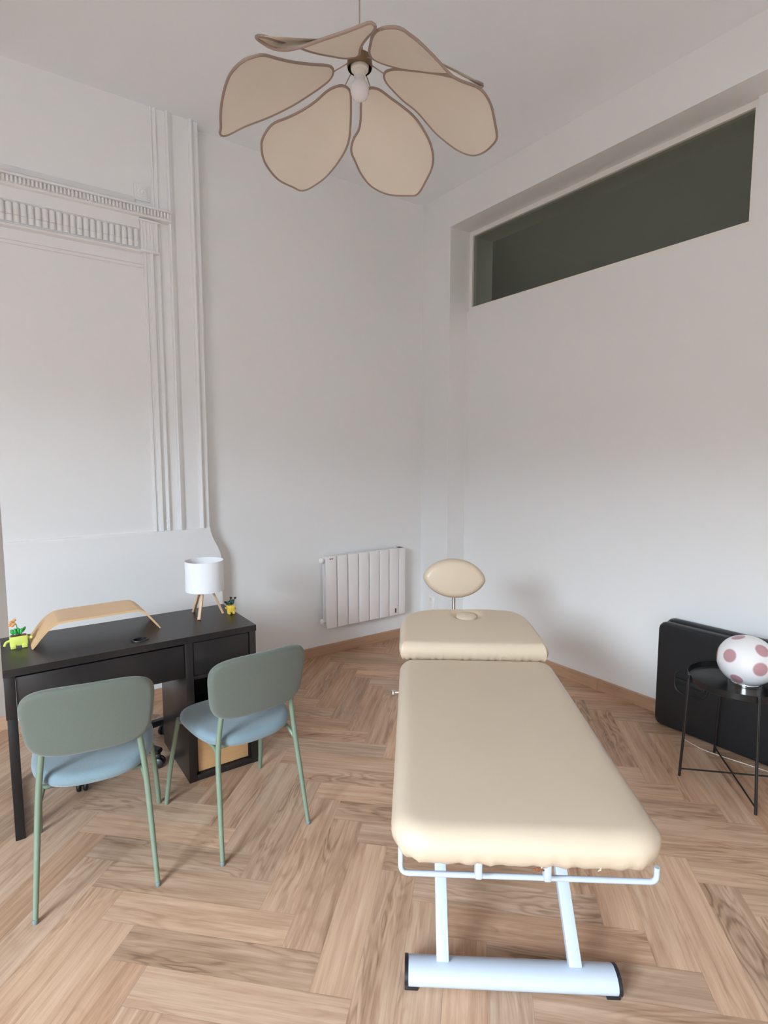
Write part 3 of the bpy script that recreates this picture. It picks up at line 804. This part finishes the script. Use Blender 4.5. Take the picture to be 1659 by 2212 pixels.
# ================================================================== RADIATOR
RX0, RX1, RY0, RZ0, RZ1 = 2.136, 2.930, 3.800, .252, .836
t = thing('radiator', 'white wall-mounted electric radiator with seven flat fins', 'radiator', ((RX0 + RX1) / 2, YB, RZ0))
pitch_ = (2.862 - RX0) / 7
for k in range(7):
    bm = BM(); xa = RX0 + k * pitch_ + .004; xb = xa + pitch_ - .008
    box(bm, xa, xb, RY0, RY0 + .018, RZ0, RZ1, .004); box(bm, (xa + xb) / 2 - .012, (xa + xb) / 2 + .012, RY0 + .018, RY0 + .085, RZ0 + .02, RZ1 - .012, .003)
    box(bm, xa, xb, RY0 + .050, RY0 + .066, RZ0 + .012, RZ1 - .004, .004)
    fn = part('fin', bm, 'radiator', t)
    if k == 0:
        bm = BM(); 
        for i, w_ in enumerate((.006, .004, .006, .005)): box(bm, xa + .030 + i * .0085, xa + .030 + i * .0085 + w_, RY0 - .0006, RY0 + .001, RZ1 - .026, RZ1 - .016)
        part('maker_mark', bm, 'grey_print', fn)
    if k == 6:
        bm = BM(); box(bm, xa + .055, xa + .070, RY0 - .0006, RY0 + .001, RZ0 + .020, RZ0 + .060); part('rating_label', bm, 'grey_print', fn); bm = BM(); box(bm, xb - .012, xb - .008, RY0 - .0006, RY0 + .001, RZ0 + .078, RZ0 + .083)
        q_ = part('indicator_dot', bm, 'grey_print', fn)
bm = BM(); tube(bm, [(RX0 + .006, RY0 + .045, RZ1 - .035), (RX1 - .02, RY0 + .045, RZ1 - .035)], .013, 12); part('header_pipe', bm, 'radiator', t); bm = BM(); tube(bm, [(RX0 + .006, RY0 + .045, RZ0 + .05), (RX1 - .02, RY0 + .045, RZ0 + .05)], .013, 12)
part('header_pipe', bm, 'radiator', t)
for k in range(2):
    bm = BM(); zc = (RZ1 - .035, RZ0 + .05)[k]
    lathe(bm, [(.010, 0), (.010, .012), (.021, .013), (.023, .016), (.023, .026), (.019, .031), (0, .033)], n=24, mtx=Matrix.Translation((RX0 + .006, RY0 + .045, zc)) @ Matrix.Rotation(-PI / 2, 4, 'Y'))
    part('end_plug', bm, 'valve', t)
bm = BM(); box(bm, 2.865, RX1, RY0, RY0 + .085, RZ0 + .002, RZ1, .004); cb = part('control_box', bm, 'radiator', t)
bm = BM(); box(bm, 2.873, RX1 - .010, RY0 + .02, RY0 + .070, RZ1 - .001, RZ1 + .003, .001); part('control_panel', bm, 'grey_print', cb)
for xx in (RX0 + .15, RX1 - .2):
    bm = BM(); box(bm, xx, xx + .03, RY0 + .06, YB, RZ0 + .10, RZ1 - .10); part('wall_bracket', bm, 'radiator', t)

# wall socket on the corner pier
t = thing('wall_socket', 'white double wall socket low on the corner pier behind the table', 'socket', (XR, 3.765, .32))
bm = BM(); box(bm, XR - .010, XR, 3.722, 3.808, .262, .375, .003); part('socket_plate', bm, 'valve', t)
bm = BM(); 
for zc in (.345, .292): lathe(bm, [(.019, 0), (.019, .003), (.016, .003), (.015, -.004), (0, -.004)], n=20, mtx=Matrix.Translation((XR - .011, 3.765, zc)) @ Matrix.Rotation(-PI / 2, 4, 'Y'))
part('socket_ring', bm, 'radiator', t)

# ================================================================== FOLDED TREATMENT TABLE IN ITS BLACK COVER
t = thing('folded_massage_table', 'black leatherette folding massage table, folded shut and standing on edge against the right wall', 'massage table', (3.31, 1.23, 0))
Y0c, Y1c = .76, 1.708
def slab(x0_, x1_, za_, zb_, re, yo=0):
    bm = BM(); o_ = rrect((Y1c - Y0c) / 2 - yo, (zb_ - za_) / 2, .045, 8, (Y0c + Y1c) / 2, (za_ + zb_) / 2)
    pillow(bm, o_, x0_, x1_, re, .002, N=140, zf=lambda x, y, z: (x0_ + x1_ - z, x, y), nin=6); return bm
part('padded_leaf', slab(3.238, 3.305, .002, .640, .018), 'leather', t)
part('padded_leaf', slab(3.312, 3.380, .002, .648, .018, .004), 'leather', t)
bm = BM(); box(bm, 3.296, 3.320, Y0c + .03, Y1c - .03, .012, .632, .004); part('wood_core', bm, 'black_plastic', t)
hc_ = [(y_ + 1.497, z_ + .312) for y_, z_ in rrect(.092, .070, .055, 8)]
bm = BM(); tube(bm, [(3.2355, y_, z_) for y_, z_ in hc_], .0045, 8, closed=True); part('handle_rim', bm, 'leather', t)
bm = BM(); box(bm, 3.226, 3.240, 1.415, 1.585, .295, .330, .006); part('carry_handle', bm, 'leather', t)

# ================================================================== SIDE TABLE + GLOBE LAMP
TC = Vector((2.972, 1.143, 0)); TZ = .505
t = thing('side_table', 'round black metal tray table standing in front of the folded massage table', 'side table', tuple(TC))
bm = BM(); lathe(bm, [(0, TZ - .004), (.222, TZ - .004), (.226, TZ), (.2285, TZ + .030), (.2265, TZ + .031), (.2235, TZ + .002), (.220, TZ), (0, TZ)], (TC.x, TC.y, 0), 72); part('tray', bm, 'tray', t)
feet = [(2.794, 1.324), (2.760, .962), (3.179, 1.326), (3.150, .962)]
for fx, fy in feet:
    an = math.atan2(fy - TC.y, fx - TC.x); rr_t = .232
    top = Vector((TC.x + rr_t * math.cos(an), TC.y + rr_t * math.sin(an), TZ + .030))
    bm = BM(); tube(bm, [(fx, fy, 0), (fx * .35 + top.x * .65, fy * .35 + top.y * .65, .30), tuple(top)], .0068, 10)
    tube(bm, [tuple(top - Vector((0, 0, .012))), (TC.x + .215 * math.cos(an), TC.y + .215 * math.sin(an), TZ - .008)], .005, 8)
    part('leg', bm, 'tray', t)
bm = BM(); tube(bm, [(feet[0][0], feet[0][1], .038), (feet[3][0], feet[3][1], .038)], .0042, 8); tube(bm, [(feet[2][0], feet[2][1], .030), (feet[1][0], feet[1][1], .030)], .0042, 8)
part('cross_brace', bm, 'tray', t)

def dot_mat():
    m, n, b = nodes('opal_glass_with_pink_dots'); L = n.links.new
    tc_ = n.nodes.new('ShaderNodeTexCoord'); nm = n.nodes.new('ShaderNodeVectorMath'); nm.operation = 'NORMALIZE'; L(tc_.outputs['Object'], nm.inputs[0])
    acc = None
    for (d, cr_) in DOTS:
        q = n.nodes.new('ShaderNodeVectorMath'); q.operation = 'DOT_PRODUCT'; L(nm.outputs[0], q.inputs[0]); q.inputs[1].default_value = d
        r = n.nodes.new('ShaderNodeMapRange'); r.inputs['From Min'].default_value = math.cos(cr_ * 1.12); r.inputs['From Max'].default_value = math.cos(cr_ * .90); L(q.outputs['Value'], r.inputs['Value'])
        if acc is None: acc = r.outputs[0]
        else:
            x = n.nodes.new('ShaderNodeMath'); x.operation = 'MAXIMUM'; L(acc, x.inputs[0]); L(r.outputs[0], x.inputs[1]); acc = x.outputs[0]
    mx = n.nodes.new('ShaderNodeMix'); mx.data_type = 'RGBA'; mx.inputs[6].default_value = (.80, .79, .80, 1); mx.inputs[7].default_value = (.47, .26, .28, 1)
    L(acc, mx.inputs[0]); L(mx.outputs[2], b.inputs['Base Color']); b.inputs['Roughness'].default_value = .06; b.inputs['Coat Weight'].default_value = .5
    return m
GC = Vector((2.997, 1.128, TZ + .119)); GR = .128
rgt = Vector((math.sin(YAW), -math.cos(YAW), 0)); vw = (Vector((0, 0, 1.62)) - GC).normalized(); rgt = vw.cross(Vector((0, 0, -1))).normalized() ; upv = rgt.cross(vw) * -1
if upv.z < 0: upv = -upv
if rgt.dot(Vector((math.sin(YAW), -math.cos(YAW), 0))) < 0: rgt = -rgt
DOTS = []
def dd(px, py, r):
    a, b_ = px / 59.0, py / 59.0; c_ = math.sqrt(max(0.0, 1 - a * a - b_ * b_)); v = (rgt * a + upv * b_ + vw * c_).normalized(); DOTS.append((tuple(v), r))
dd(-33, 4, .25); dd(28, 27, .25); dd(26, -15, .25); dd(-20, 51, .24); dd(-17, -45, .22); dd(33, -49, .22); dd(-58.5, 2, .22); dd(57, 6, .22)
for k in range(10): DOTS.append((tuple((-vw * 1.0 + rgt * math.cos(k * 2.4) * (.4 + .25 * k ** .7) + upv * math.sin(k * 2.4) * (.4 + .25 * k ** .7)).normalized()), .22)) if k % 2 == 0 else None
M['dots'] = dot_mat()
t = thing('globe_lamp', 'white opal glass globe lamp with pink dots on the black tray table', 'lamp', (GC.x, GC.y, GC.z))
bm = BM(); pr = []
for k in range(33):
    a = -PI / 2 + .52 + (PI - .52) * k / 32; pr.append((max(0, GR * math.cos(a)) * 1.02, GR * .955 * math.sin(a)))
pr[-1] = (0, pr[-1][1]); lathe(bm, pr, tuple(GC), 64, cap=True); part('glass_globe', bm, 'dots', t, smooth=60)
bm = BM(); zb_ = TZ + .0005; lathe(bm, [(.068, zb_), (.073, zb_), (.074, zb_ + .010), (.070, zb_ + .018), (0, zb_ + .018)], (GC.x, GC.y, 0), 40); part('base_ring', bm, 'chrome', t, 'chrome base ring')
bm = BM(); P = [(3.02, 1.20, TZ + .008)]
cp = spline([(3.232, 1.52, .004), (3.19, 1.50, .004), (3.165, 1.44, .004), (3.15, 1.36, .004), (3.165, 1.25, .004), (3.185, 1.15, .004), (3.20, 1.02, .004), (3.19, .90, .004)], 0, False)
tube(bm, cp, .0025, 8); tag(link('power_cord', bm, 'cord', None, (0, 0, 0), 40), 'thin pale power cord lying on the floor under the tray table', 'cord')

# ================================================================== PENDANT LAMP
HB = Vector((1.086, 1.668, 2.939))
t = thing('pendant_lamp', 'large flower-shaped pendant lamp with six beige linen petals hanging from the ceiling', 'ceiling lamp', (HB.x, HB.y, H))
bm = BM(); tube(bm, [(HB.x, HB.y, HB.z + .04), (HB.x, HB.y, H)], .0022, 8); part('cord', bm, 'trim', t)
bm = BM(); lathe(bm, [(.040, -.030), (.043, -.020), (.040, .004), (.030, .012), (.012, .018), (.010, .050), (.004, .062), (.003, .07)], tuple(HB), 32, cap=False)
lathe(bm, [(.037, -.029), (.037, .002), (0, .004)], tuple(HB), 32, cap=False); hub = part('hub', bm, 'bronze', t)
bm = BM(); lathe(bm, [(0, .0), (.030, -.002), (.031, -.022), (.029, -.034), (.021, -.038), (.018, -.056), (0, -.056)], tuple(HB), 32); part('socket', bm, 'socket', t)
bm = BM(); lathe(bm, [(.0165, -.055), (.0170, -.064), (.0245, -.074), (.0310, -.090), (.0310, -.102), (.0255, -.118), (.014, -.127), (0, -.130)], tuple(HB), 32); part('bulb', bm, 'bulb', t, smooth=60)
PETALS = [
 [(-48,-69,-42),(-99,-155,-92),(-142,-236,-138),(-180,-318,-183),(-205,-380,-216),(-228,-423,-240),(-244,-436,-246),(-249,-422,-239),(-261,-397,-238),(-289,-364,-245),(-322,-328,-252),(-349,-291,-256),(-370,-265,-258),(-391,-242,-258),(-415,-221,-252),(-436,-212,-244),(-455,-220,-246),(-468,-237,-255),(-473,-268,-272),(-449,-256,-258),(-404,-227,-232),(-357,-200,-205),(-311,-165,-176),(-262,-127,-145),(-205,-94,-113),(-135,-57,-73),(-78,-33,-43),(-46,-38,-30)],
 [(-6,-81,-40),(-54,-138,-74),(-117,-237,-132),(-166,-318,-179),(-200,-387,-218),(-208,-433,-240),(-192,-451,-242),(-169,-455,-239),(-142,-453,-240),(-110,-452,-244),(-69,-450,-254),(-28,-449,-268),(4,-445,-276),(27,-444,-278),(61,-436,-270),(105,-427,-258),(152,-407,-238),(184,-389,-215),(172,-399,-217),(160,-390,-211),(142,-369,-198),(118,-345,-182),(109,-303,-161),(99,-249,-134),(84,-199,-108),(68,-148,-82),(40,-98,-53),(17,-78,-40)],
 [(80,-28,-38),(71,-47,-38),(70,-74,-46),(76,-112,-61),(99,-180,-93),(122,-233,-118),(149,-283,-144),(183,-316,-164),(219,-339,-182),(252,-337,-190),(301,-314,-196),(355,-276,-202),(398,-245,-211),(423,-222,-215),(438,-190,-215),(450,-145,-213),(452,-108,-209),(444,-80,-203),(424,-59,-193),(388,-40,-176),(321,-25,-145),(276,-26,-125),(221,-28,-100),(167,-17,-76),(119,-15,-54),(95,-18,-44)],
 [(64,61,-45),(71,43,-42),(86,29,-45),(104,19,-53),(137,10,-69),(179,-3,-89),(222,-13,-112),(272,-5,-136),(320,13,-161),(362,46,-183),(390,89,-200),(408,145,-217),(421,196,-233),(420,225,-239),(405,246,-237),(356,293,-231),(313,316,-222),(259,322,-207),(204,306,-184),(162,281,-162),(125,254,-142),(111,215,-121),(111,178,-105),(96,142,-86),(73,105,-64),(62,82,-52)],
 [(22,95,-49),(4,86,-43),(-18,87,-44),(-42,96,-53),(-63,115,-66),(-87,154,-88),(-123,190,-113),(-163,216,-136),(-199,235,-154),(-215,259,-168),(-220,301,-187),(-208,338,-198),(-180,383,-212),(-134,425,-223),(-81,455,-231),(-14,468,-234),(14,472,-236),(35,462,-232),(55,441,-222),(83,393,-201),(100,331,-173),(104,266,-143),(96,223,-122),(76,181,-98),(46,130,-69)],
 [(-76,44,-44),(-93,24,-48),(-122,7,-61),(-196,-18,-99),(-276,-52,-141),(-339,-87,-175),(-397,-122,-207),(-424,-122,-221),(-448,-97,-229),(-459,-39,-231),(-450,36,-226),(-432,119,-224),(-413,186,-227),(-393,241,-231),(-388,266,-235),(-375,279,-234),(-353,274,-224),(-306,245,-196),(-235,212,-159),(-168,171,-120),(-119,127,-87),(-85,91,-62),(-73,67,-50)],
]

for pts_ in PETALS:
    O3 = spline([Vector(p) / 1000 for p in pts_], 110); NB = len(O3)
    c3 = sum(O3, Vector()) / NB; NR = 12
    # stretched fabric: rings to the centre, then relaxed like a soap film with a slight belly
    G = [[c3.lerp(p, 1 - k / NR) for p in O3] for k in range(NR)]
    ctr = c3.copy()
    cone = lambda v: -0.5 * math.hypot(v.x, v.y)
    for k in range(1, NR):
        for i in range(NB):
            v = G[k][i]; w_ = (1 - (1 - k / NR) ** 2); bz = O3[i].z + 0.0
            dz = O3[i].z - cone(O3[i]); G[k][i] = Vector((v.x, v.y, cone(v) + dz * (1 - k / NR) ** 1.5))
    ctr.z = cone(ctr)
    bm = BM(); VV = [[bm.verts.new(HB + v) for v in R] for R in G]; cv = bm.verts.new(HB + ctr)
    for A, B in zip(VV, VV[1:]):
        for i in range(NB): bm.faces.new((A[i], A[(i + 1) % NB], B[(i + 1) % NB], B[i]))
    for i in range(NB): bm.faces.new((VV[-1][i], VV[-1][(i + 1) % NB], cv))
    bmesh.ops.recalc_face_normals(bm, faces=bm.faces)
    bmesh.ops.solidify(bm, geom=bm.faces[:], thickness=.0012)
    pt = part('petal', bm, 'petal', t, smooth=80)
    bm = BM(); tube(bm, [HB + v for v in O3], .0042, 8, closed=True); part('petal_trim', bm, 'trim', pt, 'taupe piped edge')
    near = min(O3, key=lambda v: math.hypot(v.x, v.y)); az = math.atan2(near.y, near.x)
    bm = BM(); tube(bm, [HB + Vector((.036 * math.cos(az), .036 * math.sin(az), -.012)), HB + near], .0018, 8); part('petal_wire', bm, 'trim', t)
